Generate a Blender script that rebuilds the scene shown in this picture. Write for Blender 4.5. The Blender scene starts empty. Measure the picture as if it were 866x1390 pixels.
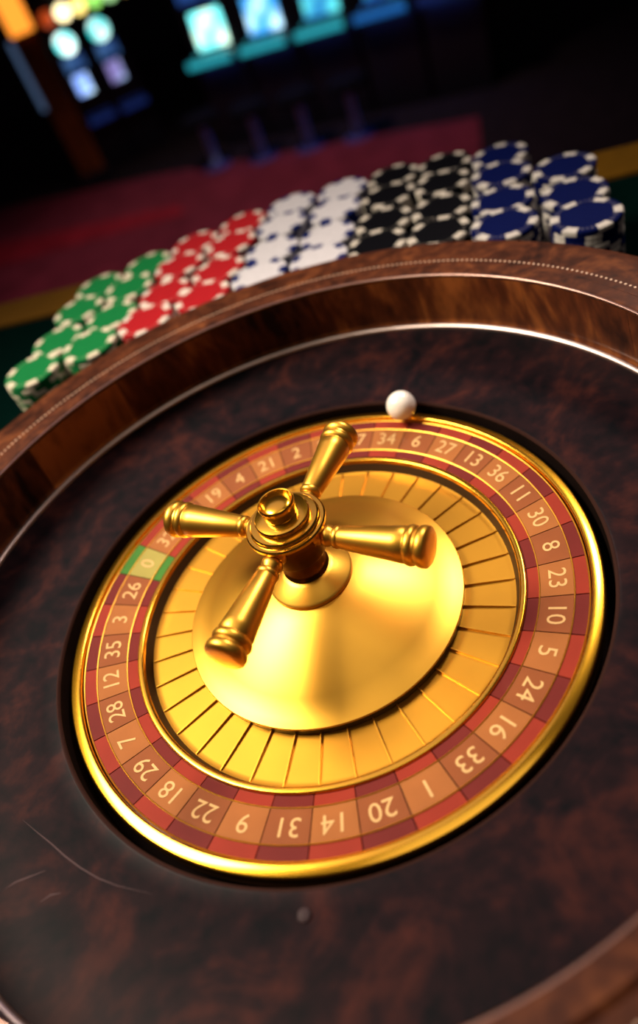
import bpy, bmesh, math, random
from mathutils import Vector, Matrix
random.seed(7)
sc = bpy.context.scene
S = 0.115            # metres per wheel unit (one unit = radius of the golden outer ring)

# ------------------------------------------------------------------ camera
cd = bpy.data.cameras.new('camera')
cam = bpy.data.objects.new('camera', cd)
sc.collection.objects.link(cam)
R_ = Vector((0.89356818, -0.33425018, -0.29968771))
U_ = Vector((0.44388174, 0.55802417, 0.70112625))
F_ = Vector((0.06711859, 0.75953001, -0.6470002))
CP = Vector((0.0, -1.86415734, 2.07867277)) * S
M_ = Matrix(((R_.x, U_.x, -F_.x, CP.x), (R_.y, U_.y, -F_.y, CP.y), (R_.z, U_.z, -F_.z, CP.z), (0, 0, 0, 1)))
cam.matrix_world = M_
cd.sensor_fit = 'AUTO'
cd.sensor_width = 36.0
cd.lens = 36.0 * 1000 / 1390
cd.shift_y = -45 / 1390
cd.clip_start = 0.01
cd.clip_end = 100
cd.dof.use_dof = True
cd.dof.focus_distance = 0.295
cd.dof.aperture_fstop = 4.2
sc.camera = cam

# ------------------------------------------------------------------ world, lights, exposure
sc.view_settings.view_transform = 'Standard'
sc.view_settings.look = 'None'
sc.view_settings.gamma = 1.0
sc.view_settings.use_curve_mapping = False
sc.view_settings.exposure = 0.0
w = bpy.data.worlds.new('dim_room')
sc.world = w
w.use_nodes = True
bgn = w.node_tree.nodes['Background']
bgn.inputs[0].default_value = (0.55, 0.34, 0.50, 1)
bgn.inputs[1].default_value = 0.035

def area(name, az, el, dist, size, energy, col, target=(0, 0, 0), shape='DISK', size_y=None, spread=180):
    l = bpy.data.lights.new(name, 'AREA')
    l.shape = shape
    l.size = size
    if size_y: l.size_y = size_y
    l.energy = energy
    l.spread = math.radians(spread)
    l.color = col
    o = bpy.data.objects.new(name, l)
    sc.collection.objects.link(o)
    a, e = math.radians(az), math.radians(el)
    d = Vector((math.cos(e) * math.cos(a), math.cos(e) * math.sin(a), math.sin(e)))
    o.location = Vector(target) + d * dist
    o.rotation_euler = (-d).to_track_quat('-Z', 'Y').to_euler()
    return o
area('key_lamp', 152, 57, 0.95, 0.44, 2.5, (1.0, 0.87, 0.68), target=(-0.045, 0.085, 0), spread=58)
area('overhead_fill', -70, 78, 1.25, 0.75, 0.62, (1.0, 0.88, 0.70), spread=110)  # added fill, lightens the dark wedge on the cone
area('side_lamp', 34, 46, 1.15, 0.20, 0.30, (1.0, 0.84, 0.74), spread=30)
area('ceiling_panel', 104, 60, 1.6, 1.35, 1.2, (0.96, 0.76, 1.0), spread=110)
l = bpy.data.lights.new('carpet_fill', 'SPOT')
l.energy = 270; l.color = (1.0, 0.62, 0.66); l.spot_size = math.radians(105); l.spot_blend = 0.8; l.shadow_soft_size = 0.2  # added spot without a fixture, brightens the carpet
o = bpy.data.objects.new('carpet_fill', l); sc.collection.objects.link(o)
o.location = (0.9, 5.4, 1.7)

# ------------------------------------------------------------------ materials
def new_mat(name):
    m = bpy.data.materials.new(name)
    m.use_nodes = True
    return m, m.node_tree, m.node_tree.nodes['Principled BSDF']
def plain(name, col, rough=0.5, metal=0.0, coat=0.0, emit=None, es=0.0, spec=0.5, var=0.08, vscale=60, crough=0.12):
    m, nt, b = new_mat(name)
    n = nt.nodes.new('ShaderNodeTexNoise'); n.inputs['Scale'].default_value = vscale; n.inputs['Detail'].default_value = 4
    tc = nt.nodes.new('ShaderNodeTexCoord'); nt.links.new(tc.outputs['Object'], n.inputs['Vector'])
    r = nt.nodes.new('ShaderNodeValToRGB')
    r.color_ramp.elements[0].position = 0.3; r.color_ramp.elements[1].position = 0.7
    r.color_ramp.elements[0].color = tuple(c * (1 - var) for c in col) + (1,)
    r.color_ramp.elements[1].color = tuple(min(1, c * (1 + var)) for c in col) + (1,)
    nt.links.new(n.outputs[0], r.inputs[0]); nt.links.new(r.outputs[0], b.inputs['Base Color'])
    b.inputs['Roughness'].default_value = rough
    b.inputs['Metallic'].default_value = metal
    b.inputs['Coat Weight'].default_value = coat
    b.inputs['Coat Roughness'].default_value = crough
    b.inputs['Specular IOR Level'].default_value = spec
    if emit:
        b.inputs['Emission Color'].default_value = tuple(emit) + (1,)
        b.inputs['Emission Strength'].default_value = es
    return m
def wood(name, dark, mid, light, scale, stretch=(1, 1, 1), rough=0.45, coat=0.6, crough=0.25, random_tint=0.0, contrast=(0.36, 0.52, 0.70)):
    m, nt, b = new_mat(name)
    N = nt.nodes.new; L = nt.links.new
    tc = N('ShaderNodeTexCoord'); mp = N('ShaderNodeMapping')
    mp.inputs['Scale'].default_value = stretch
    L(tc.outputs['Object'], mp.inputs['Vector'])
    n1 = N('ShaderNodeTexNoise'); n1.inputs['Scale'].default_value = scale; n1.inputs['Detail'].default_value = 7
    n1.inputs['Roughness'].default_value = 0.62; n1.inputs['Distortion'].default_value = 1.6
    n2 = N('ShaderNodeTexNoise'); n2.inputs['Scale'].default_value = scale * 6; n2.inputs['Detail'].default_value = 5
    L(mp.outputs[0], n1.inputs['Vector']); L(mp.outputs[0], n2.inputs['Vector'])
    mix = N('ShaderNodeMix'); mix.data_type = 'FLOAT'; mix.inputs[0].default_value = 0.34
    L(n1.outputs[0], mix.inputs[2]); L(n2.outputs[0], mix.inputs[3])
    fac = mix.outputs[0]
    if random_tint:
        oi = N('ShaderNodeObjectInfo'); ma = N('ShaderNodeMath'); ma.operation = 'MULTIPLY_ADD'
        ma.inputs[1].default_value = random_tint; ma.inputs[2].default_value = -random_tint / 2
        L(oi.outputs['Random'], ma.inputs[0])
        ad = N('ShaderNodeMath'); ad.operation = 'ADD'; L(fac, ad.inputs[0]); L(ma.outputs[0], ad.inputs[1]); fac = ad.outputs[0]
    r = N('ShaderNodeValToRGB'); e = r.color_ramp.elements
    e[0].position = contrast[0]; e[0].color = dark + (1,)
    e[1].position = contrast[2]; e[1].color = light + (1,)
    k = e.new(contrast[1]); k.color = mid + (1,)
    L(fac, r.inputs[0]); L(r.outputs[0], b.inputs['Base Color'])
    b.inputs['Roughness'].default_value = rough
    b.inputs['Specular IOR Level'].default_value = 0.06
    b.inputs['Coat Weight'].default_value = coat
    b.inputs['Coat Roughness'].default_value = crough
    b.inputs['Coat IOR'].default_value = 1.4
    bp = N('ShaderNodeBump'); bp.inputs['Strength'].default_value = 0.05; bp.inputs['Distance'].default_value = 0.001
    L(n2.outputs[0], bp.inputs['Height']); L(bp.outputs[0], b.inputs['Normal'])
    return m
M = {}
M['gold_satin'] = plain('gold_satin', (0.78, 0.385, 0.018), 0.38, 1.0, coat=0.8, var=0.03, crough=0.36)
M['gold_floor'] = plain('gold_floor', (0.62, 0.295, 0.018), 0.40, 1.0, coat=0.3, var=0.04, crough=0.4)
M['gold_polish'] = plain('gold_polish', (0.84, 0.43, 0.025), 0.20, 1.0, coat=0.5, var=0.02)
M['bronze'] = plain('bronze', (0.15, 0.060, 0.012), 0.28, 1.0, var=0.05)
M['skirt'] = plain('skirt_bronze_wall_shade', (0.035, 0.016, 0.005), 0.45, 0.0, spec=0.3)
M['black'] = plain('black', (0.006, 0.0035, 0.003), 0.9, spec=0.02, var=0.2)
M['groove'] = plain('groove', (0.03, 0.012, 0.008), 0.4, var=0.2)
M['apron'] = wood('apron_burl', (0.0008, 0.0006, 0.0016), (0.0090, 0.0025, 0.0036), (0.038, 0.0085, 0.0062), 22, rough=0.6, coat=0.065, crough=0.28, contrast=(0.39, 0.51, 0.68))
M['panel'] = wood('track_veneer', (0.010, 0.0035, 0.003), (0.105, 0.028, 0.010), (0.33, 0.105, 0.026), 26, (1, 1, 0.30), coat=0.8, crough=0.12, random_tint=0.50)
M['rim'] = wood('rim_wood', (0.014, 0.004, 0.002), (0.066, 0.018, 0.007), (0.17, 0.052, 0.016), 34, coat=0.3, crough=0.3)
M['shell'] = wood('shell_wood', (0.012, 0.005, 0.004), (0.04, 0.014, 0.008), (0.07, 0.025, 0.012), 20)
M['lip'] = plain('lip_varnish', (0.025, 0.010, 0.008), 0.8, spec=0.05)
M['bead2'] = plain('edge_highlight_bead', (0.36, 0.22, 0.18), 0.28, 1.0)
M['bead'] = plain('streak_bead', (0.50, 0.39, 0.36), 0.34, 1.0)
M['inlay'] = plain('inlay_dots', (0.62, 0.42, 0.30), 0.4)
M['scratch'] = plain('scratch', (0.065, 0.038, 0.04), 0.7, spec=0.1)
M['screw'] = plain('screw', (0.035, 0.02, 0.022), 0.6, 0.0, spec=0.15)
M['red'] = plain('tile_red', (0.24, 0.026, 0.012), 0.42, coat=0.08, spec=0.12)
M['maroon'] = plain('tile_maroon', (0.125, 0.015, 0.011), 0.42, coat=0.08, spec=0.12)
M['green'] = plain('tile_green', (0.045, 0.15, 0.022), 0.42, coat=0.08, spec=0.12)
M['tan_a'] = plain('panel_orange', (0.30, 0.102, 0.026), 0.42, coat=0.08, spec=0.12)
M['tan_b'] = plain('panel_brown', (0.22, 0.064, 0.019), 0.42, coat=0.08, spec=0.12)
M['tan_g'] = plain('panel_olive', (0.30, 0.25, 0.06), 0.42, coat=0.08, spec=0.12)
M['cream'] = plain('numeral_cream', (0.60, 0.36, 0.14), 0.5, spec=0.2)
M['ball'] = plain('ball_ivory', (0.86, 0.78, 0.70), 0.25, coat=0.5, var=0.02)
M['felt'] = plain('felt_green', (0.0008, 0.007, 0.0055), 0.95, spec=0.0, var=0.25, vscale=400)
M['rail'] = plain('gold_rail', (0.13, 0.058, 0.0025), 0.7, spec=0.1, var=0.1)
M['table_wood'] = wood('table_wood', (0.01, 0.005, 0.004), (0.03, 0.012, 0.008), (0.05, 0.02, 0.01), 6)

# ------------------------------------------------------------------ helpers
COL = sc.collection
def link(name, me, mats, parent=None, smooth=True):
    if not isinstance(mats, (list, tuple)): mats = [mats]
    if isinstance(me, bmesh.types.BMesh):
        bm = me
        me = bpy.data.meshes.new(name)
        bm.to_mesh(me); bm.free()
        for p in me.polygons: p.use_smooth = smooth
        for m in mats: me.materials.append(m)
        if smooth: 
            try: me.set_sharp_from_angle(angle=math.radians(38))
            except Exception: pass
    o = bpy.data.objects.new(name, me)
    COL.objects.link(o)
    if parent: o.parent = parent
    return o
def tag(o, label, cat, group=None, kind=None):
    o['label'] = label
    if cat: o['category'] = cat
    if group: o['group'] = group
    if kind: o['kind'] = kind
    return o
def empty(name, loc=(0, 0, 0), rot=(0, 0, 0)):
    o = bpy.data.objects.new(name, None)
    o.empty_display_size = 0.02
    COL.objects.link(o); o.location = loc; o.rotation_euler = rot
    return o
def lathe(prof, n=128, a0=0.0, a1=2 * math.pi, k=S, axis='Z', bm=None, mi=0):
    """revolve (r, z) points; wheel units scaled by k"""
    bm = bm or bmesh.new()
    full = abs(a1 - a0 - 2 * math.pi) < 1e-6
    m = n if full else n + 1
    rings = []
    for r, z in prof:
        if r <= 1e-7:
            rings.append([bm.verts.new((0, 0, z * k))]); continue
        rings.append([bm.verts.new((r * k * math.cos(a0 + (a1 - a0) * i / n), r * k * math.sin(a0 + (a1 - a0) * i / n), z * k)) for i in range(m)])
    for A, B in zip(rings[:-1], rings[1:]):
        for i in range(n):
            j = (i + 1) % m
            if len(A) == 1 and len(B) == 1: continue
            if len(A) == 1: f = bm.faces.new((A[0], B[i], B[j]))
            elif len(B) == 1: f = bm.faces.new((A[i], B[0], A[j]))
            else: f = bm.faces.new((A[i], B[i], B[j], A[j]))
            f.material_index = mi
    bmesh.ops.recalc_face_normals(bm, faces=bm.faces)
    return bm
def box(bm, lo, hi, mi=0, mat=None):
    vs = []
    for x in (lo[0], hi[0]):
        for y in (lo[1], hi[1]):
            for z in (lo[2], hi[2]):
                v = Vector((x, y, z))
                vs.append(bm.verts.new(mat @ v if mat else v))
    for f in ((0, 1, 3, 2), (4, 6, 7, 5), (0, 4, 5, 1), (2, 3, 7, 6), (0, 2, 6, 4), (1, 5, 7, 3)):
        bm.faces.new([vs[i] for i in f]).material_index = mi
    return bm
def boxobj(name, lo, hi, m, parent=None, bev=0.0, mat=None):
    bm = bmesh.new(); box(bm, lo, hi, 0, mat)
    if bev: bmesh.ops.bevel(bm, geom=bm.edges[:], offset=bev, segments=2, affect='EDGES')
    bmesh.ops.recalc_face_normals(bm, faces=bm.faces)
    return link(name, bm, m, parent, smooth=False)
def arcpts(cx, cz, r, d0, d1, n):
    return [(cx + r * math.cos(math.radians(d0 + (d1 - d0) * i / n)), cz + r * math.sin(math.radians(d0 + (d1 - d0) * i / n))) for i in range(n + 1)]
def sector(r0, r1, zt0, zt1, th, a0, a1, n=6):
    """wedge block between radii r0<r1, top z zt0 (inner) / zt1 (outer), thickness th"""
    bm = bmesh.new(); G = []
    for i in range(n + 1):
        a = a0 + (a1 - a0) * i / n; c, s = math.cos(a), math.sin(a)
        G.append([bm.verts.new((r * c * S, r * s * S, z * S)) for r, z in ((r0, zt0 - th), (r0, zt0), (r1, zt1), (r1, zt1 - th))])
    for i in range(n):
        for q in range(4):
            p = (q + 1) % 4
            bm.faces.new((G[i][q], G[i][p], G[i + 1][p], G[i + 1][q]))
    bm.faces.new(G[0][::-1]); bm.faces.new(G[n])
    bmesh.ops.recalc_face_normals(bm, faces=bm.faces)
    return bm

# ================================================================== SETTING
ZT = -0.274 * S                 # felt surface
FL = -1.9                       # casino floor
def flat_poly(name, pts, z0, z1, m):
    bm = bmesh.new()
    a = [bm.verts.new((x, y, z0)) for x, y in pts]; b = [bm.verts.new((x, y, z1)) for x, y in pts]
    bm.faces.new(b); bm.faces.new(a[::-1])
    for i in range(len(pts)):
        j = (i + 1) % len(pts); bm.faces.new((a[i], a[j], b[j], b[i]))
    bmesh.ops.recalc_face_normals(bm, faces=bm.faces)
    return link(name, bm, m, None, smooth=False)
M['floor'] = plain('dark_carpet', (0.010, 0.007, 0.008), 0.95, spec=0.1, var=0.3, vscale=9)
M['carpet'] = plain('maroon_carpet', (0.115, 0.016, 0.026), 0.95, spec=0.1, var=0.25, vscale=5)
M['carpet_red'] = plain('red_carpet', (0.19, 0.010, 0.018), 0.95, spec=0.1, var=0.25, vscale=5)
M['wall'] = plain('dark_wall', (0.012, 0.010, 0.016), 0.8, var=0.2, vscale=3)
f = boxobj('floor', (-9, -4, FL - 0.1), (12, 14, FL), M['floor']); tag(f, 'dark casino floor covering beyond the gaming table', 'floor', kind='structure')
wb = boxobj('wall_back', (-9, 13.8, FL), (12, 14, 2.2), M['wall']); tag(wb, 'dark back wall of the casino hall', 'wall', kind='structure')
wr = boxobj('wall_right', (11.8, -4, FL), (12, 13.8, 2.2), M['wall']); tag(wr, 'dark side wall of the casino hall', 'wall', kind='structure')
c = flat_poly('carpet', [(-3.2, 10.4), (-1.291, 8.855), (0.364, 7.553), (1.722, 6.307), (2.778, 5.361), (2.40, 4.645), (1.9, 3.6), (-3.6, 3.6)], FL, FL + 0.012, M['carpet'])
tag(c, 'maroon aisle carpet running across the floor behind the chips', 'carpet', kind='structure')
c = flat_poly('carpet_stripe', [(-3.0, 8.72), (-1.3, 7.62), (0.40, 6.42), (0.40, 6.18), (-1.3, 6.98), (-3.0, 7.9)], FL + 0.012, FL + 0.018, M['carpet_red'])
tag(c, 'brighter red stripe woven along the maroon aisle carpet', 'carpet', kind='structure')

# ------------------------------------------------------------------ gaming table (its own axes: far edge runs along e1)
TA = math.atan2(-0.454, 0.891)
TM = Matrix.Rotation(TA, 4, 'Z')
tb = empty('gaming_table', (0, 0, 0))
tag(tb, 'gaming table with dark green felt and a golden far rail', 'table')
x0, x1, y0, y1 = -0.95, 1.05, -0.72, 0.447
boxobj('felt_top', (x0 + 0.058, y0 + 0.058, ZT - 0.02), (x1 - 0.058, y1 - 0.058, ZT), M['felt'], tb, 0, TM)
for lo, hi in (((x0, y1 - 0.058), (x1, y1)), ((x0, y0), (x1, y0 + 0.058)), ((x0, y0 + 0.058), (x0 + 0.058, y1 - 0.058)), ((x1 - 0.058, y0 + 0.058), (x1, y1 - 0.058))):
    boxobj('rail', lo + (ZT - 0.03,), hi + (ZT + 0.001,), M['rail'], tb, 0.004, TM)
boxobj('table_frame', (x0 + 0.03, y0 + 0.03, ZT - 0.13), (x1 - 0.03, y1 - 0.03, ZT - 0.03), M['table_wood'], tb, 0, TM)
ZP = ZT - 0.86
for sx in (x0 + 0.12, x1 - 0.12):
    for sy in (y0 + 0.12, y1 - 0.12):
        boxobj('leg', (sx - 0.035, sy - 0.035, ZP), (sx + 0.035, sy + 0.035, ZT - 0.13), M['table_wood'], tb, 0.004, TM)
pf = boxobj('platform', (x0 - 1.2, y0 - 1.6, FL), (x1 + 0.6, y1 - 0.03, ZP), M['floor'], None, 0, TM)
tag(pf, 'raised dark platform that carries the gaming table', 'platform', kind='structure')

# ================================================================== ROULETTE BOWL
bowl = empty('roulette_bowl', (0, 0, ZT))
tag(bowl, 'round dark mahogany roulette bowl with burl apron and dotted rim', 'roulette bowl')
def bpart(name, bm, m, parent=bowl, smooth=True):
    o = link(name, bm, m, parent, smooth)
    o.location = (0, 0, -ZT) if parent is bowl else (0, 0, 0)
    return o
rim_prof = [(1.535, 0.30), (1.535, 0.392), (1.493, 0.398)] + arcpts(1.505, 0.405, 0.012, 180, 85, 5) + [(1.56, 0.420), (1.575, 0.409), (1.59, 0.410), (1.66, 0.409), (1.76, 0.400)] + arcpts(1.80, 0.363, 0.034, 80, -20, 8) + [(1.80, 0.30), (1.56, 0.26), (1.535, 0.30)]
rim = bpart('rim', lathe(rim_prof, 192), M['rim'])
# dotted inlay
bm = bmesh.new()
nd = 440
for i in range(nd):
    a = 2 * math.pi * i / nd
    cx_, cy_ = 1.615 * math.cos(a), 1.615 * math.sin(a)
    vs = [bm.verts.new(((cx_ + 0.0052 * math.cos(q * math.pi / 3)) * S, (cy_ + 0.0052 * math.sin(q * math.pi / 3)) * S, 0.4120 * S)) for q in range(6)]
    vb = [bm.verts.new((v.co.x, v.co.y, 0.406 * S)) for v in vs]
    bm.faces.new(vs)
    for q in range(6): bm.faces.new((vs[q], vb[q], vb[(q + 1) % 6], vs[(q + 1) % 6]))
d = bpart('dot_inlay', bm, M['inlay'], smooth=False); d['kind'] = 'stuff'; d['label'] = 'row of tiny pale inlaid dots around the rim'
# track wall veneer panels
NP = 18
wall_prof = [(1.492, 0.396), (1.500, 0.33), (1.515, 0.24), (1.526, 0.165)] + arcpts(1.492, 0.150, 0.036, 10, -70, 8)
back = [(1.56, 0.10), (1.56, 0.396)]
for i in range(NP):
    a0 = 2 * math.pi * i / NP + 0.12
    a1 = a0 + 2 * math.pi / NP - 0.0012
    bm = lathe(wall_prof + back + [wall_prof[0]], 10, a0, a1)
    bpart('track_panel', bm, M['panel'])
bpart('streak_bead', lathe(arcpts(1.517, 0.116, 0.016, 20, 250, 10), 192), M['bead'])  # polished ring added to make the bright highlight streak along the track
bpart('edge_highlight_bead', lathe(arcpts(1.4955, 0.409, 0.006, -60, 260, 12), 192), M['bead2'])  # thin ring added for the highlight on the rim's inner edge
# apron
xe, ze = wall_prof[-1]
apron_prof = [(xe + 0.01, ze - 0.05), (xe, ze), (1.46, 0.108), (1.36, 0.093), (1.22, 0.070), (1.10, 0.050), (1.052, 0.0425)] + arcpts(1.046, 0.034, 0.009, 80, 180, 5) + [(1.036, -0.08), (1.2, -0.08), (xe + 0.01, ze - 0.05)]
bpart('apron', lathe(apron_prof, 192), M['apron'])
bpart('apron_lip', lathe([(1.034, 0.033), (1.0365, 0.040), (1.042, 0.0435), (1.046, 0.043), (1.042, 0.036), (1.036, 0.030), (1.034, 0.033)], 192), M['lip'])
# outer shell and bottom
bpart('shell', lathe([(0, -0.13), (1.04, -0.13), (1.30, -0.10), (1.60, 0.1), (1.78, 0.30), (1.80, 0.30), (1.79, 0.24), (1.74, 0.10), (1.66, -0.06), (1.60, -0.20), (1.60, -0.272), (0, -0.272)], 160), M['shell'])
bpart('gap_dark_liner', lathe([(1.0345, 0.034), (1.0340, 0.030), (1.0335, -0.09), (0.9, -0.126), (0.9, -0.129), (1.04, -0.10), (1.0345, 0.034)], 192), M['black'])  # black liner added to keep the gap dark and free of reflections
def apron_z(r):
    P = sorted([(1.46, 0.108), (1.36, 0.093), (1.22, 0.070), (1.10, 0.050), (1.052, 0.0425)])
    for (ra, za), (rb, zb) in zip(P[:-1], P[1:]):
        if ra <= r <= rb: return za + (zb - za) * (r - ra) / (rb - ra)
    return P[0][1] if r < P[0][0] else P[-1][1]
bm = bmesh.new()
def scratch(pts, wd=0.0022):
    prev = None
    for i, (x, y) in enumerate(pts):
        q = pts[min(i + 1, len(pts) - 1)]; p = pts[max(i - 1, 0)]
        t = Vector((q[0] - p[0], q[1] - p[1], 0)).normalized(); nn = Vector((-t.y, t.x, 0))
        k = wd * math.sin(math.pi * (i + 0.3) / (len(pts) - 0.4))
        row = []
        for s_ in (-1, 1):
            v = Vector((x, y, 0)) + nn * k * s_
            row.append(bm.verts.new((v.x * S, v.y * S, (apron_z(math.hypot(x, y)) + 0.0012) * S)))
        if prev: bm.faces.new((prev[0], row[0], row[1], prev[1]))
        prev = row
scratch([(-1.174, -0.365), (-1.13, -0.428), (-1.087, -0.487), (-1.045, -0.55), (-1.0, -0.609), (-0.95, -0.665), (-0.896, -0.713), (-0.80, -0.783)])
scratch([(-1.226, -0.574), (-1.195, -0.566), (-1.165, -0.567), (-1.104, -0.57)], 0.003)
scratch([(-1.12, -0.66), (-1.09, -0.652), (-1.06, -0.66)], 0.003)
d = bpart('scratch_marks', bm, M['scratch']); d['label'] = 'fine pale scratches on the varnish'
sb = lathe([(0, 0.012), (0.012, 0.012), (0.018, 0.009), (0.021, 0.0), (0.021, -0.01), (0, -0.01)], 24)
s_ = bpart('screw', sb, M['screw']); s_.location = (-0.41 * S, -1.03 * S, apron_z(1.1) * S - ZT); s_['label'] = 'small round screw plug in the apron'

# ================================================================== ROTOR
rotor = empty('wheel_rotor', (0, 0, -0.125 * S))
tag(rotor, 'golden wheel head with number ring, pockets, cone and four-armed turret', 'roulette wheel')
ROFF = 0.125 * S
def rpart(name, bm, m, parent=rotor, smooth=True):
    o = link(name, bm, m, parent, smooth)
    if parent is rotor: o.location = (0, 0, ROFF)
    return o
rpart('rotor_base', lathe([(0, -0.12), (0.90, -0.12), (0.985, -0.06), (0.992, -0.03), (0.97, -0.024), (0.76, -0.058), (0.735, -0.10), (0, -0.10)], 160), M['groove'])
rpart('outer_ring', lathe([(1.006, -0.05)] + arcpts(0.996, 0.004, 0.010, 0, 80, 6) + [(0.984, 0.0165)] + arcpts(0.970, 0.011, 0.007, 90, 180, 5) + [(0.961, -0.012), (0.965, -0.03), (1.006, -0.05)], 192), M['gold_polish'])
rpart('edge_ring', lathe([(0.9585, -0.01), (0.9585, 0.0), (0.956, 0.002), (0.9535, 0.0), (0.9535, -0.012), (0.9585, -0.01)], 192), M['gold_satin'])
# number tiles
SEQ = [0, 32, 15, 19, 4, 21, 2, 25, 17, 34, 6, 27, 13, 36, 11, 30, 8, 23, 10, 5, 24, 16, 33, 1, 20, 14, 31, 9, 22, 18, 29, 7, 28, 12, 35, 3, 26]
NT = len(SEQ)
def zring(r): return -0.036 + (r - 0.752) / (0.953 - 0.752) * 0.034
ZERO = math.radians(135.6)
dA = 2 * math.pi / NT
gap = 0.0022
tile_me = {}
for key, r0, r1, dz, th in (('tile', 0.7535, 0.953, 0.0, 0.018), ('pan', 0.797, 0.905, 0.0016, 0.006)):
    bm = sector(r0, r1, zring(r0) + dz, zring(r1) + dz, th, -dA / 2 + gap, dA / 2 - gap, 5)
    me = bpy.data.meshes.new('number_' + key); bm.to_mesh(me); bm.free(); tile_me[key] = me
def with_mat(me, m):
    c = me.copy(); c.materials.clear(); c.materials.append(m); return c
T = {('tile', k): with_mat(tile_me['tile'], M[k]) for k in ('red', 'maroon', 'green')}
T.update({('pan', k): with_mat(tile_me['pan'], M[k]) for k in ('tan_a', 'tan_b', 'tan_g')})
def text_mesh(s, size):
    cu = bpy.data.curves.new('numeral', 'FONT'); cu.body = s; cu.size = size; cu.align_x = 'CENTER'; cu.align_y = 'CENTER'
    cu.extrude = 0.0; cu.resolution_u = 3; cu.offset = 0.0
    o = bpy.data.objects.new('tmp', cu); COL.objects.link(o)
    dg = bpy.context.evaluated_depsgraph_get(); dg.update()
    me = bpy.data.meshes.new_from_object(o.evaluated_get(dg))
    bpy.data.objects.remove(o); bpy.data.curves.remove(cu)
    me.materials.clear(); me.materials.append(M['cream'])
    return me
slope = math.atan2(0.034, 0.201)
for i, num in enumerate(SEQ):
    a = ZERO - i * dA
    tk, pk = ('green', 'tan_g') if i == 0 else (('red', 'tan_a') if i % 2 else ('maroon', 'tan_b'))
    t = link('number_tile', T[('tile', tk)], None, rotor); t.location = (0, 0, ROFF); t.rotation_euler = (0, 0, a)
    t['label'] = {'green': 'green zero tile', 'red': 'red number tile', 'maroon': 'dark maroon number tile'}[tk]
    p = link('number_panel', T[('pan', pk)], None, t)
    nm = link('numeral', text_mesh(str(num), 0.088 * S), None, t)
    rc = 0.851
    nm.location = (rc * S, 0, (zring(rc) + 0.0028) * S)
    nm.rotation_euler = (Matrix.Rotation(-slope, 3, 'Y') @ Matrix.Rotation(-math.pi / 2, 3, 'Z')).to_euler()
for r in (0.908, 0.794):
    z = zring(r)
    rpart('inlay_ring', lathe([(r - 0.0026, z - 0.004), (r - 0.002, z + 0.003), (r, z + 0.0042), (r + 0.002, z + 0.003), (r + 0.0026, z - 0.004)], 192), M['gold_satin'])
rpart('inner_ring', lathe([(0.752, -0.05)] + arcpts(0.745, -0.033, 0.007, 0, 90, 5) + arcpts(0.736, -0.034, 0.008, 90, 170, 5) + [(0.726, -0.044), (0.735, -0.06), (0.752, -0.05)], 192), M['gold_polish'])
rpart('pocket_wall_shade', lathe([(0.728, -0.040), (0.724, -0.052), (0.716, -0.066), (0.709, -0.088), (0.72, -0.098), (0.735, -0.06), (0.728, -0.040)], 192), M['skirt'])  # shadow inside the inner ring put in as a dark wall colour
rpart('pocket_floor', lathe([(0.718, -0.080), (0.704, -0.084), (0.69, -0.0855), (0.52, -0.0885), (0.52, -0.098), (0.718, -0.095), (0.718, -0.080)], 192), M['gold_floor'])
# pocket frets
fb = bmesh.new(); box(fb, (0.528 * S, -0.0024 * S, -0.093 * S), (0.709 * S, 0.0024 * S, -0.0775 * S))
bmesh.ops.bevel(fb, geom=[e for e in fb.edges if abs(e.verts[0].co.z - e.verts[1].co.z) < 1e-9 and e.verts[0].co.z > -0.085 * S], offset=0.0012 * S, segments=2, affect='EDGES')
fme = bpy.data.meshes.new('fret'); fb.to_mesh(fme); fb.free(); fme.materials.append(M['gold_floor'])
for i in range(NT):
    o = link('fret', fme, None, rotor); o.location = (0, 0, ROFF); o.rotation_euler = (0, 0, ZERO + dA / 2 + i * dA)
# cone
cone_prof = [(0.515, -0.095), (0.524, -0.093), (0.524, -0.056), (0.531, -0.055)] + arcpts(0.530, -0.0500, 0.0045, -40, 75, 5) + [(0.50, -0.040), (0.44, -0.012), (0.36, 0.022), (0.28, 0.053), (0.21, 0.077), (0.14, 0.098), (0, 0.10)]
cone = rpart('cone', lathe(cone_prof, 192), M['gold_satin'])
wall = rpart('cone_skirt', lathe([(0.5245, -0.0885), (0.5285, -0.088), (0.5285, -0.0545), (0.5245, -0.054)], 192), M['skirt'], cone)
# turret
turret = rpart('turret', lathe([(0.072, 0.10), (0.082, 0.150), (0.086, 0.156), (0.080, 0.163), (0.075, 0.17), (0.075, 0.225), (0.082, 0.235), (0.103, 0.243), (0.107, 0.252), (0.107, 0.315), (0.112, 0.32), (0.112, 0.352), (0.10, 0.372), (0, 0.372)], 96), M['bronze'])
rpart('flange', lathe([(0.0, 0.09), (0.150, 0.091), (0.158, 0.096), (0.158, 0.110), (0.152, 0.116), (0.10, 0.142), (0.088, 0.150), (0.07, 0.150)], 96), M['gold_satin'])
rpart('cap_ring', lathe([(0.10, 0.358), (0.132, 0.364), (0.143, 0.374), (0.143, 0.384), (0.138, 0.389), (0.126, 0.389), (0.123, 0.393), (0.123, 0.399), (0.118, 0.404), (0.100, 0.405), (0.0, 0.405)], 96), M['gold_polish'])
rpart('cap_disc', lathe([(0.092, 0.403), (0.098, 0.406), (0.098, 0.421), (0.094, 0.427), (0.064, 0.434), (0.0, 0.434)], 96), M['gold_polish'])
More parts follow.
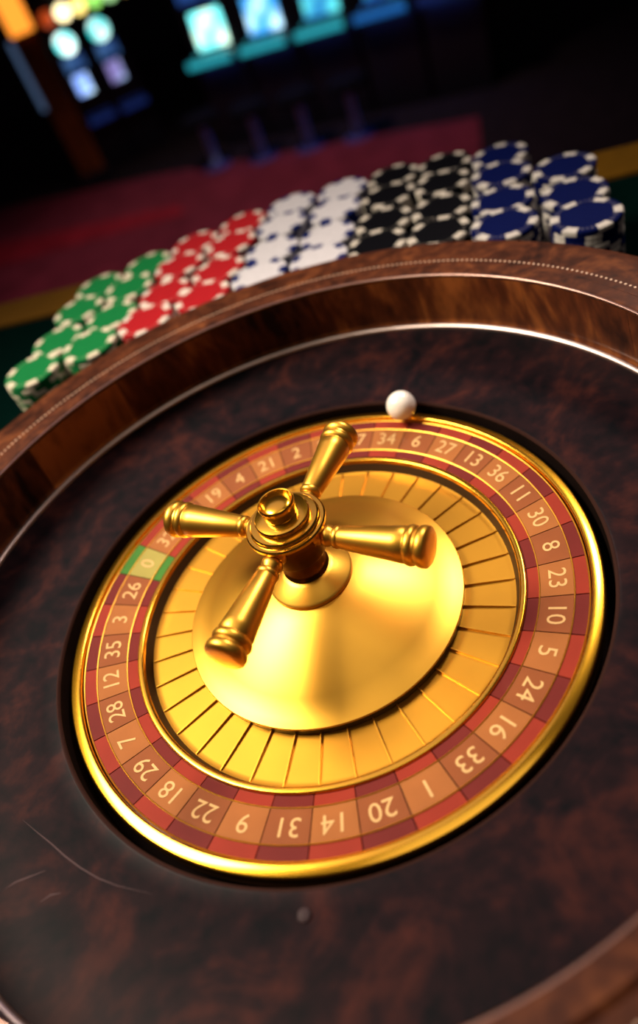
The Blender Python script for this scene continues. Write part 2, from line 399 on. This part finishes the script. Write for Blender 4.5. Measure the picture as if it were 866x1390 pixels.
fin = rpart('finial', lathe([(0.050, 0.430), (0.058, 0.434), (0.060, 0.440), (0.060, 0.474), (0.064, 0.478), (0.064, 0.484), (0.0615, 0.4875), (0.058, 0.4865), (0.055, 0.476), (0.051, 0.471)] + [(0.050 * math.cos(math.radians(q)), 0.470 + 0.013 * math.sin(math.radians(q))) for q in range(10, 91, 10)], 96), M['gold_polish'])
# handles (profile along the arm axis)
h_prof = [(0.0, 0.095), (0.030, 0.095), (0.034, 0.104), (0.037, 0.112), (0.034, 0.120), (0.028, 0.124), (0.027, 0.130), (0.033, 0.134), (0.038, 0.146), (0.037, 0.158), (0.031, 0.166), (0.030, 0.172),
          (0.037, 0.176), (0.040, 0.184), (0.040, 0.192), (0.037, 0.196), (0.040, 0.204), (0.050, 0.30), (0.059, 0.395), (0.062, 0.425), (0.059, 0.430), (0.059, 0.435), (0.0655, 0.440), (0.068, 0.452), (0.065, 0.462), (0.060, 0.466), (0.060, 0.472), (0.067, 0.478), (0.070, 0.490), (0.068, 0.504), (0.060, 0.511), (0.040, 0.514), (0.0, 0.515)]
hb = lathe(h_prof, 40)
hme = bpy.data.meshes.new('handle'); hb.to_mesh(hme); hb.free()
for p_ in hme.polygons: p_.use_smooth = True
hme.set_sharp_from_angle(angle=math.radians(45)); hme.materials.append(M['gold_satin'])
for i in range(4):
    a = math.radians(46.5 + 90 * i)
    o = link('handle', hme, None, rotor)
    o.location = (0, 0, ROFF + 0.335 * S)
    o.rotation_euler = (Matrix.Rotation(a, 3, 'Z') @ Matrix.Rotation(math.pi / 2, 3, 'Y')).to_euler()

# ball
bm = bmesh.new(); bmesh.ops.create_uvsphere(bm, u_segments=32, v_segments=20, radius=0.066 * S)
ball = link('roulette_ball', bm, M['ball'])
ba = math.radians(44.5); ball.location = (0.966 * S * math.cos(ba), 0.966 * S * math.sin(ba), (0.0185 + 0.066) * S)
tag(ball, 'small ivory white ball resting on the golden outer ring', 'ball')

# ================================================================== POKER CHIPS
CR, PITCH = 0.1675 * S, 0.0287 * S
TH = PITCH - 0.00022
CC = {'green': ((0.006, 0.135, 0.036), (0.58, 0.50, 0.38)), 'red': ((0.30, 0.010, 0.014), (0.58, 0.50, 0.44)), 'white': ((0.47, 0.45, 0.48), (0.003, 0.010, 0.09)),
      'black': ((0.0018, 0.0018, 0.003), (0.46, 0.41, 0.35)), 'blue': ((0.0008, 0.0035, 0.046), (0.48, 0.44, 0.40))}
CM = {k: (plain('chip_' + k, v[0], 0.6, spec=0.04, var=0.06, vscale=300), plain('chip_spot_' + k, v[1], 0.6, spec=0.1, var=0.05, vscale=300), plain('chip_mark_' + k, tuple(a * 0.72 + b * 0.28 for a, b in zip(*v)), 0.6, spec=0.1)) for k, v in CC.items()}
def chip_prof(R, t):
    b = 0.0005
    return [(0, 0), (R - b, 0), (R, b), (R, t - b), (R - b, t), (R * 0.70, t), (R * 0.69, t - 0.00012), (R * 0.02, t - 0.00012), (0, t - 0.00012)]
def spot_bm(R, t, bm=None, rot=0.0, z0=0.0, mi=0, n=3):
    bm = bm or bmesh.new()
    b, e, hw = 0.0005, 0.00008, math.radians(13)
    prof = [(R * 0.74, -e * 0.5), (R - b, -e), (R + e, b), (R + e, t - b), (R - b, t + e), (R * 0.74, t + e * 0.5)]
    rows = []
    for i in range(n + 1):
        a = rot - hw + 2 * hw * i / n
        rows.append([bm.verts.new((r * math.cos(a), r * math.sin(a), z + z0)) for r, z in prof])
    for A, B in zip(rows[:-1], rows[1:]):
        for q in range(5): bm.faces.new((A[q], B[q], B[q + 1], A[q + 1])).material_index = mi
        bm.faces.new((A[5], B[5], B[0], A[0])).material_index = mi
    bm.faces.new(rows[0]).material_index = mi; bm.faces.new(rows[-1][::-1]).material_index = mi
    return bm
def marks_bm(R, t):
    bm = bmesh.new()
    for i in range(6):
        for da, rr in ((-9, 0.80), (-9, 0.87), (9, 0.80), (9, 0.87), (0, 0.835)):
            a = math.radians(30 + 60 * i + da); c_, s2 = math.cos(a), math.sin(a)
            h = 0.00042
            v = [bm.verts.new((R * rr * c_ + h * dx, R * rr * s2 + h * dy, t + 0.00005)) for dx, dy in ((-1, -1), (1, -1), (1, 1), (-1, 1))]
            bm.faces.new(v)
    return bm
def mesh_of(bm, m, smooth=True):
    me = bpy.data.meshes.new('chip'); bmesh.ops.recalc_face_normals(bm, faces=bm.faces); bm.to_mesh(me); bm.free(); me.materials.append(m)
    if smooth:
        for p in me.polygons: p.use_smooth = True
        me.set_sharp_from_angle(angle=math.radians(30))
    return me
CME = {}
for k in CC:
    CME[k] = (mesh_of(lathe([(r, z) for r, z in chip_prof(CR, TH)], 40, k=1.0), CM[k][0]), mesh_of(spot_bm(CR, TH), CM[k][1], False), mesh_of(marks_bm(CR, TH), CM[k][2], False))
cols = [('green', 'outer', (-0.90, 2.19)), ('green', 'inner', (-0.55, 2.18)), ('red', 'left', (-0.20, 2.16)), ('red', 'right', (0.15, 2.13)), ('white', 'left', (0.49, 2.06)),
        ('white', 'right', (0.81, 1.92)), ('black', 'left', (1.115, 1.77)), ('black', 'right', (1.40, 1.60)), ('blue', 'left', (1.66, 1.37)), ('blue', 'right', (1.945, 1.10))]
where = {('green', 'outer'): 'green column farthest from the red chips', ('green', 'inner'): 'green column beside the red chips', ('red', 'left'): 'red column beside the green chips', ('red', 'right'): 'red column beside the white chips',
         ('white', 'left'): 'white column beside the red chips', ('white', 'right'): 'white column beside the black chips', ('black', 'left'): 'black column beside the white chips', ('black', 'right'): 'black column beside the blue chips',
         ('blue', 'left'): 'blue column beside the black chips', ('blue', 'right'): 'blue column at the far right end'}
rown = ['front', 'second', 'third', 'back']
depth = ['top', 'second', 'third', 'fourth', 'fifth', 'sixth', 'seventh']
STEP = (0.163, 0.295)
rest = bmesh.new()
rest_mats = []
for k in CC: rest_mats += [CM[k][0], CM[k][1]]
keys = list(CC)
for colr, side, (px, py) in cols:
    for row in range(4):
        if side == 'right' and colr == 'blue' and row == 3: continue
        n_ch = 20 - (0, 1, 1, 2)[row]
        st = (0.140, 0.302) if (colr, side) == ('blue', 'right') else STEP
        sx, sy = (px + st[0] * row) * S, (py + st[1] * row) * S
        ki = keys.index(colr)
        for j in range(n_ch):
            from_top = n_ch - 1 - j
            z = ZT + 0.0001 + j * PITCH
            jx, jy = random.uniform(-1, 1) * 0.00035, random.uniform(-1, 1) * 0.00035
            rz = random.uniform(0, 6.283)
            if from_top < 7:
                e = empty('poker_chip', (sx + jx, sy + jy, z), (0, 0, rz))
                nm = 'last' if (row == 2 and side == 'right' and colr == 'blue') else rown[row]
                lab = f"{depth[from_top]} chip of the {rown[row]} stack, {where[(colr, side)]}"
                tag(e, lab, 'poker chip', f'{colr} poker chips')
                link('chip_body', CME[colr][0], None, e)
                for q in range(6):
                    s2 = link('edge_spot', CME[colr][1], None, e); s2.rotation_euler = (0, 0, q * math.pi / 3)
                if from_top == 0: link('dice_marks', CME[colr][2], None, e)
            else:
                before = len(rest.verts)
                lathe([(0, 0), (CR, 0), (CR, TH), (0, TH)], 20, k=1.0, bm=rest, mi=2 * ki)
                for q in range(6): spot_bm(CR, TH, rest, q * math.pi / 3, 0, 2 * ki + 1, 2)
                rest.verts.ensure_lookup_table()
                mt = Matrix.Translation((sx + jx, sy + jy, z)) @ Matrix.Rotation(rz, 4, 'Z')
                for v in rest.verts[before:]: v.co = mt @ v.co
ro = link('poker_chip_stacks', rest, rest_mats, None, smooth=False)
tag(ro, 'lower chips of the coloured stacks hidden behind the rim', 'poker chips', kind='stuff')

# ================================================================== SLOT MACHINES AND STOOLS FAR BEHIND
M['cab'] = plain('cabinet_black', (0.006, 0.006, 0.009), 0.35, spec=0.4, var=0.2)
M['post_blue_light'] = plain('post_blue_light', (0.36, 0.60, 0.95), 0.5, 0.0, var=0.1)  # blue light falling on the stool posts, put into their colour
M['base_blue'] = plain('base_blue', (0.04, 0.045, 0.16), 0.6, spec=0.1)
M['seat'] = plain('seat_vinyl', (0.004, 0.004, 0.007), 0.9, spec=0.02)
def glow(name, col, strength, col2=None, scale=7):
    m, nt, b = new_mat(name)
    N = nt.nodes.new; L = nt.links.new
    tc = N('ShaderNodeTexCoord'); n = N('ShaderNodeTexVoronoi'); n.inputs['Scale'].default_value = scale
    L(tc.outputs['Object'], n.inputs['Vector'])
    r = N('ShaderNodeValToRGB'); r.color_ramp.elements[0].color = col + (1,); r.color_ramp.elements[1].color = (col2 or col) + (1,)
    r.color_ramp.elements[0].position = 0.1; r.color_ramp.elements[1].position = 0.7
    L(n.outputs['Distance'], r.inputs[0]); L(r.outputs[0], b.inputs['Emission Color'])
    b.inputs['Emission Strength'].default_value = strength
    b.inputs['Base Color'].default_value = (0.01, 0.01, 0.01, 1); b.inputs['Roughness'].default_value = 0.3
    return m
def slot_machine(loc, ang, wd, label, screen, deckm, strip, round_screen=False, lower=None, group=None):
    e = empty('slot_machine', (loc[0], loc[1], FL), (0, 0, ang))
    tag(e, label, 'slot machine', group)
    h = wd / 2
    dz = 0.46 if round_screen else 0.75        # deck height
    # local axes: x along the bank, -y faces the player
    boxobj('cabinet', (-h, 0.0, 0.0), (h, 0.42, 0.72), M['cab'], e, 0.012)
    dk = boxobj('button_deck', (-h, -0.16, dz), (h, 0.04, dz + 0.08), M['cab'], e, 0.012)
    boxobj('deck_light', (-h + 0.03, -0.170, dz + 0.01), (h - 0.03, -0.158, dz + 0.07), deckm, dk)
    for q in range(4):
        bb = lathe([(0, 0.012), (0.018, 0.012), (0.022, 0.006), (0.022, 0)], 16, k=1.0)
        b_ = link('button', bb, deckm, dk); b_.location = (-h * 0.6 + q * h * 0.4, -0.07, dz + 0.081)
    hd = boxobj('screen_housing', (-h, 0.06, 0.72), (h, 0.42, 1.34 if round_screen else 1.70), M['cab'], e, 0.015)
    tilt = Matrix.Translation((0, 0.055, 0.98)) @ Matrix.Rotation(math.radians(-6), 4, 'X')
    if round_screen:
        bm = bmesh.new()
        bmesh.ops.create_cone(bm, cap_ends=True, segments=32, radius1=h * 0.58, radius2=h * 0.58, depth=0.02, matrix=Matrix.Translation((0, 0.05, 1.19)) @ Matrix.Rotation(math.pi / 2, 4, 'X'))
        link('screen', bm, screen, hd, False)
        boxobj('lower_panel', (-h * 0.62, 0.040, 0.94), (h * 0.62, 0.058, 1.08), lower[0], hd, 0.004)
        boxobj('belly_panel', (-h * 0.52, 0.030, 0.66), (h * 0.34, 0.058, 0.90), lower[1], hd, 0.004)
    else:
        boxobj('screen', (-h * 0.62, -0.012, -0.13), (h * 0.62, 0.004, 0.17), screen, hd, 0.003, tilt)
        boxobj('upper_screen', (-h * 0.78, 0.040, 1.22), (h * 0.78, 0.062, 1.62), upm, hd, 0.003)
    boxobj('under_deck_fill', (-h * 0.8, -0.055, dz - 0.012), (h * 0.8, -0.015, dz - 0.001), strip, e)  # hidden strip added below the deck to throw light on the stool posts
    return e
u = Vector((0.79114454, -0.61162923)); nv = Vector((0.61162923, 0.79114454)); P0 = Vector((0.916, 6.957))
ang = math.atan2(u.y, u.x)
g1 = 'slot machines in the blue-lit bank'
scr = [glow('screen_mint', (0.75, 1.0, 0.75), 2.6, (0.15, 0.75, 0.75)), glow('screen_ice', (0.55, 0.85, 1.0), 2.4, (0.03, 0.25, 0.6)), glow('screen_teal', (0.12, 0.8, 0.8), 1.6, (0.02, 0.2, 0.45)), glow('screen_blue', (0.05, 0.5, 0.8), 1.2, (0.01, 0.08, 0.35)), glow('screen_dim', (0.02, 0.08, 0.3), 0.4)]
dkm = [glow('deck_teal', (0.02, 0.35, 0.42), 1.0), glow('deck_blue', (0.01, 0.12, 0.40), 0.9), glow('deck_dim', (0.006, 0.02, 0.12), 0.6)]
strp2 = glow('strip_violet', (0.06, 0.03, 0.25), 0.5)
strp = glow('strip_blue', (0.05, 0.14, 0.60), 18.0)
upm = glow('upper_screen_blue', (0.03, 0.12, 0.45), 0.8, (0.01, 0.03, 0.15))
names = ['slot machine with pale mint screen, leftmost of the blue-lit bank', 'slot machine with icy white screen, second from left in blue-lit bank', 'slot machine with teal screen, third from left in blue-lit bank',
         'slot machine with deep blue screen, fourth from left in blue-lit bank', 'unlit slot machine with faint blue deck at right end of the bank']
for i in range(5):
    p = P0 + u * (0.10 + 0.535 * i) + nv * 0.52
    slot_machine(p, ang, 0.50, names[i], scr[i], dkm[0] if i < 3 else dkm[1 if i == 3 else 2], strp, group=g1)
# stools
def stool(p, label):
    e = empty('bar_stool', (p.x, p.y, FL + (0.0125)))
    tag(e, label, 'stool', 'stools in front of the blue-lit slot machines')
    link('base', lathe([(0, 0), (0.13, 0), (0.13, 0.010), (0.06, 0.025), (0.03, 0.05), (0, 0.05)], 32, k=1.0), M['base_blue'], e)
    link('post', lathe([(0, 0.04), (0.035, 0.04), (0.035, 0.40), (0, 0.40)], 24, k=1.0), M['post_blue_light'], e)
    link('seat', lathe([(0, 0.40), (0.16, 0.40), (0.18, 0.42), (0.18, 0.45), (0.15, 0.475), (0, 0.48)], 32, k=1.0), M['seat'], e)
sl = ['leftmost of four stools with blue-lit posts at the slots', 'second from left of four stools with blue-lit posts', 'third from left of four stools with blue-lit posts', 'rightmost of four stools with blue-lit posts at the slots']
for i, (x, y) in enumerate(((0.916, 6.957), (1.295, 6.62), (1.667, 6.353), (2.031, 6.080))): stool(Vector((x, y)), sl[i])
# left bank
g2 = 'slot machines beside the amber pillar'
ws = glow('screen_round_white', (1.0, 1.0, 0.9), 3.2, (0.05, 0.55, 0.55)); ws2 = glow('screen_round_green', (0.8, 1.0, 0.9), 2.4, (0.0, 0.5, 0.5))
lp = glow('panel_blue', (0.10, 0.25, 0.55), 0.8, (0.02, 0.06, 0.2)); lp2 = glow('panel_mint', (0.65, 0.9, 0.85), 2.8, (0.15, 0.25, 0.6)); lp3 = glow('panel_sky', (0.35, 0.55, 0.78), 1.9, (0.15, 0.12, 0.3))
slot_machine(Vector((0.16, 8.55)), 0.06, 0.34, 'slot machine with round white screen next to the amber pillar', ws, dkm[2], strp2, True, (lp, lp2), g2)
slot_machine(Vector((0.52, 8.52)), 0.06, 0.34, 'slot machine with round green-white screen, farther from amber pillar', ws2, dkm[2], strp2, True, (lp, lp3), g2)
# marquee lamps above the left bank
mq = empty('marquee_sign', (0.36, 8.40, FL)); tag(mq, 'row of glowing marquee lamps above the two round-screen slot machines', 'marquee')
boxobj('marquee_box', (-0.36, 0.0, 1.36), (0.62, 0.14, 1.62), M['cab'], mq, 0.01)
for px_ in (-0.02, 0.60): boxobj('hanger', (px_ - 0.01, 0.06, 1.62), (px_ + 0.01, 0.08, 3.9), M['cab'], mq)
for i, (cx_, cl, st) in enumerate(((-0.26, (1.0, 0.12, 0.02), 0.5), (-0.10, (1.0, 0.85, 0.45), 3.5), (0.06, (1.0, 0.75, 0.2), 2.4), (0.22, (0.35, 0.9, 0.15), 1.5), (0.38, (0.5, 0.95, 0.4), 1.3), (0.54, (0.8, 0.5, 0.1), 0.9))):
    bm = bmesh.new(); bmesh.ops.create_uvsphere(bm, u_segments=16, v_segments=10, radius=0.07, matrix=Matrix.Translation((cx_, -0.03, 1.45)))
    link('lamp', bm, glow('lamp_glow', cl, st), mq)
# pillar with an added amber glow block and metal trim given a blue glow
M['amber'] = wood('pillar_wood', (0.05, 0.015, 0.003), (0.13, 0.036, 0.006), (0.22, 0.062, 0.01), 3)
pl = empty('pillar', (-0.16, 8.3, FL)); tag(pl, 'amber wooden pillar with a pale blue metal edge strip', 'pillar')
boxobj('shaft', (-0.13, -0.13, 0.0), (0.13, 0.13, 3.2), M['amber'], pl, 0.01)
boxobj('edge_strip', (-0.175, -0.16, 0.80), (-0.13, -0.10, 1.42), glow('trim_glow', (0.10, 0.17, 0.32), 0.5), pl, 0.008)  # metal trim, the light on it put in as a weak glow
boxobj('plinth', (-0.18, -0.18, 0.0), (0.18, 0.18, 0.12), M['cab'], pl, 0.01)
amber_block = boxobj('amber_glow_block', (-0.11, -0.17, 1.44), (0.11, -0.13, 1.78), glow('amber_glow', (1.0, 0.30, 0.03), 1.6), pl, 0.008)  # glowing block added to give the pillar top its orange light
